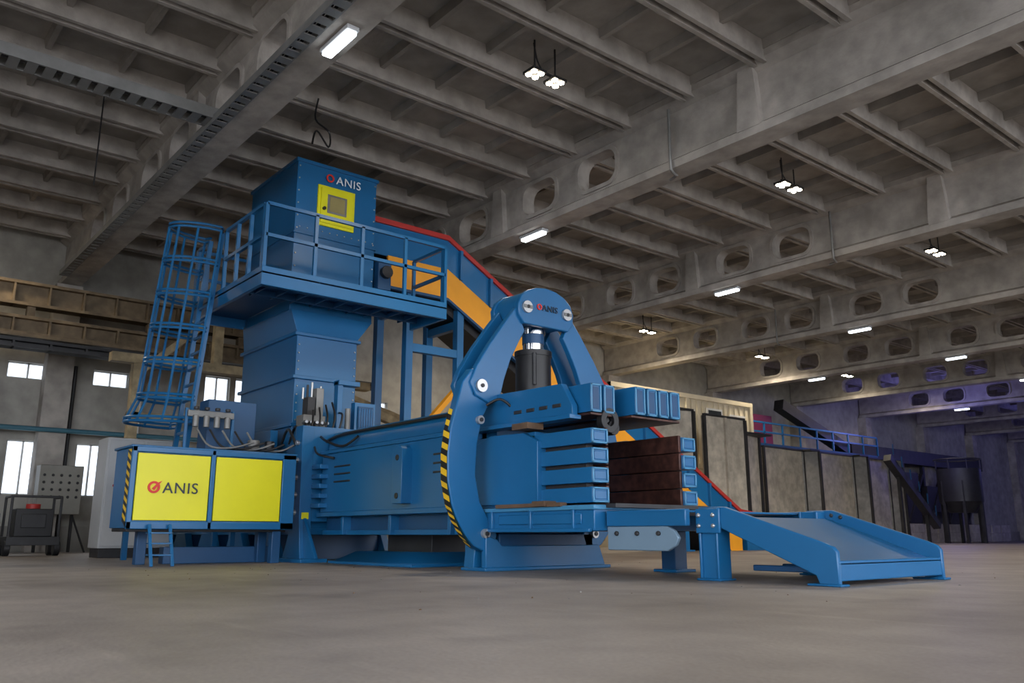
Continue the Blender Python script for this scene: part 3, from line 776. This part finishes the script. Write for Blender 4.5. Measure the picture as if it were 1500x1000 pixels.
b.cyl((-34.7, 7.2, 0), (-34.7, 7.2, 6.8), .07, DARK, 8); b.cyl((-34.7, 9.6, 0), (-34.7, 9.6, 6.8), .07, WHITE, 8)
b.cyl((-34.2, -12, 4.3), (-34.2, 20, 4.3), .09, M('teal_pipe', (.05, .16, .22)), 8); b.finish()

# ------------------------------------------------------------------ right background
def container(z0, nm='shipping_container'):
    b = B(nm)
    x0, x1, y0, y1, h = -34.2, -30.0, 31.2, 43.4, 4.15
    b.box(x0, x1-.1, y0+.1, y1-.1, z0, z0+h, CREAM)
    for y in (y0, (y0+y1)/2-.1, y1-.25): b.box(x1-.2, x1+.03, y, y+.25, z0, z0+h, CREAM)
    b.box(x1-.2, x1+.04, y0, y1, z0, z0+.3, CREAM); b.box(x1-.2, x1+.04, y0, y1, z0+h-.25, z0+h, CREAM)
    b.box(x0, x1, y0, y0+.25, z0+h-.25, z0+h, CREAM); b.box(x0, x1, y0, y0+.25, z0, z0+.3, CREAM)
    y = y0+.5
    while y < y1-.4:
        if abs(y-(y0+y1)/2) > .4: b.prism([(y, z0+.3), (y+.25, z0+.3), (y+.25, z0+h-.3), (y, z0+h-.3)], 'x', x1-.12, x1-.03, CREAM)
        y += .5
    xx = x0+.3
    while xx < x1-.4: b.box(xx, xx+.2, y0+.02, y0+.12, z0+.3, z0+h-.3, CREAM); xx += .42
    for (ya, yb, za, zb) in ((y0+5.2, y0+6.7, 1.4, 3.3), (y0+1.2, y0+3.0, .5, 3.3), (y0+7.8, y0+9.2, .4, 3.5), (y0+9.9, y0+11.4, 1.2, 3.3)):
        b.box(x1-.05, x1+.04, ya, yb, z0+za, z0+zb, WHITE); b.box(x1-.02, x1+.06, ya+.12, yb-.12, z0+za+.12, z0+zb-.12, DPANE if za < 1 else GREYD)
    b.finish()
container(0); container(4.17)
def panel(x, y0, y1, z1, ang, m, n=1, nm='bunker_partition', z0=0.0):
    b = B(nm); d = ang
    b.hexa([(x, y0, z0), (x+.15, y0, z0), (x+.15+d, y1, z0), (x+d, y1, z0)], [(x, y0, z1), (x+.15, y0, z1), (x+.15+d, y1, z1), (x+d, y1, z1)], m)
    for i in range(n+1):
        t = i/n; y = y0+(y1-y0)*t; xx = x+d*t
        b.box(xx+.12, xx+.28, y-.07, y+.07, z0, z1, DARK if i in (0, n) else m)
    b.box(x+min(0, d)+.1, x+max(0, d)+.25, y0, y1, z1, z1+.1, DARK)
    b.finish()
panel(-26, 33.3, 36.6, 6.3, 0, GREYB, 2); panel(-27.3, 36.9, 40.8, 5.9, -.8, GREYB, 2)
panel(-27, 30.6, 33.0, 6.5, .6, GREYB)
for (y0, y1, m) in ((44.0, 48.6, GREYB), (49.3, 54.6, GREYB), (55.4, 59.4, GREYB)):
    panel(-30, y0, y1, 5.75, -.2, m); panel(-30.4, y1-.4, y1+.7, 5.75, .9, GREYD)
b = B('concrete_block_row', None, .03)
y = 60.5
while y < 84: b.box(-33.4, -32.2, y, y+2.0, 0, .74, CONCL); b.box(-33.3, -32.3, y+.4, y+2.3, .74, 1.45, CONCL); y += 2.06
b.finish()
b = B('sorting_line')
b.box(-34, -31, 44, 60, 5.9, 6.2, DBLUE)
for z in (6.9, 7.5): b.bar((-31, 44, z), (-31, 60, z), .1, BLUE)
y = 44
while y <= 60: b.bar((-31, y, 6.2), (-31, y, 7.5), .1, BLUE); b.box(-31.4, -31.2, y, y+.2, 0, 5.9, DARK); y += 2
b.box(-33.2, -32, 46.2, 48.4, 6.2, 8.2, MAG); b.bar((-31.8, 49, 9.0), (-31.8, 57, 6.5), .7, DARK)
b.box(-34.2, -33.5, 61, 84, 6.3, 7.4, DARK)
for yy in range(61, 85, 4): b.box(-34.2, -33.9, yy, yy+.3, 0, 6.4, DARK)
for i in range(6):
    y0 = 62+i*3.6; b.box(-34.2, -33.6, y0, y0+2.2, 1.5+(i % 2), 4.6+(i % 3)*.5, DARK); b.bar((-33.7, y0, 1.6), (-33.7, y0+3, 5.5), .3, DARK)
b.finish()
b = B('storage_tank')
tx, ty = -28.3, 66.6
b.cyl((tx, ty, 3.0), (tx, ty, 5.4), 1.5, DARK, 28); b.cyl((tx, ty, 2.2), (tx, ty, 3.0), .9, DARK, 28, 1.5)
for k in range(6):
    a = k*math.pi/3; b.bar((tx+1.4*math.cos(a), ty+1.4*math.sin(a), 0), (tx+1.4*math.cos(a), ty+1.4*math.sin(a), 4.5), .2, DARK)
b.pipe([(tx+1.6*math.cos(a*math.pi/8), ty+1.6*math.sin(a*math.pi/8), 6.1) for a in range(16)], .05, DARK, 6, 1, True)
for k in range(8):
    a = k*math.pi/4; b.bar((tx+1.6*math.cos(a), ty+1.6*math.sin(a), 5.3), (tx+1.6*math.cos(a), ty+1.6*math.sin(a), 6.1), .05, DARK)
b.annulus((tx, ty, 5.3), 'x', .1, .2, .1, DARK)
b.finish()
b = B('dark_incline_conveyor')
b.bar((-27.9, 55.2, 5.6), (-27.9, 61.4, 1.2), .5, DARK); b.bar((-27.9, 56.5, 4.4), (-27.9, 56.5, 0), .2, DARK); b.bar((-27.9, 60, 2.0), (-27.9, 60, 0), .2, DARK)
for i in range(6): b.bar((-27.6, 55.5+i*1.05, 5.8-i*.78), (-27.6, 55.5+i*1.05, 6.5-i*.78), .06, DBLUE)
b.finish()

# ------------------------------------------------------------------ light
wd = bpy.data.worlds.new('overcast_sky'); scene.world = wd; wd.use_nodes = True
bg = wd.node_tree.nodes['Background']; bg.inputs['Color'].default_value = (.89, .93, 1, 1); bg.inputs['Strength'].default_value = 5.2

# ------------------------------------------------------------------ camera
cam = bpy.data.cameras.new('camera'); cam.lens = 29.76; cam.sensor_width = 36; cam.clip_end = 300
cam.dof.use_dof = True; cam.dof.focus_distance = 8.3; cam.dof.aperture_fstop = 4.5
co = bpy.data.objects.new('camera', cam); scene.collection.objects.link(co)
co.location = (0, 0, .6*S); co.rotation_euler = (math.radians(90+12.86), 0, math.radians(50.6))
scene.camera = co
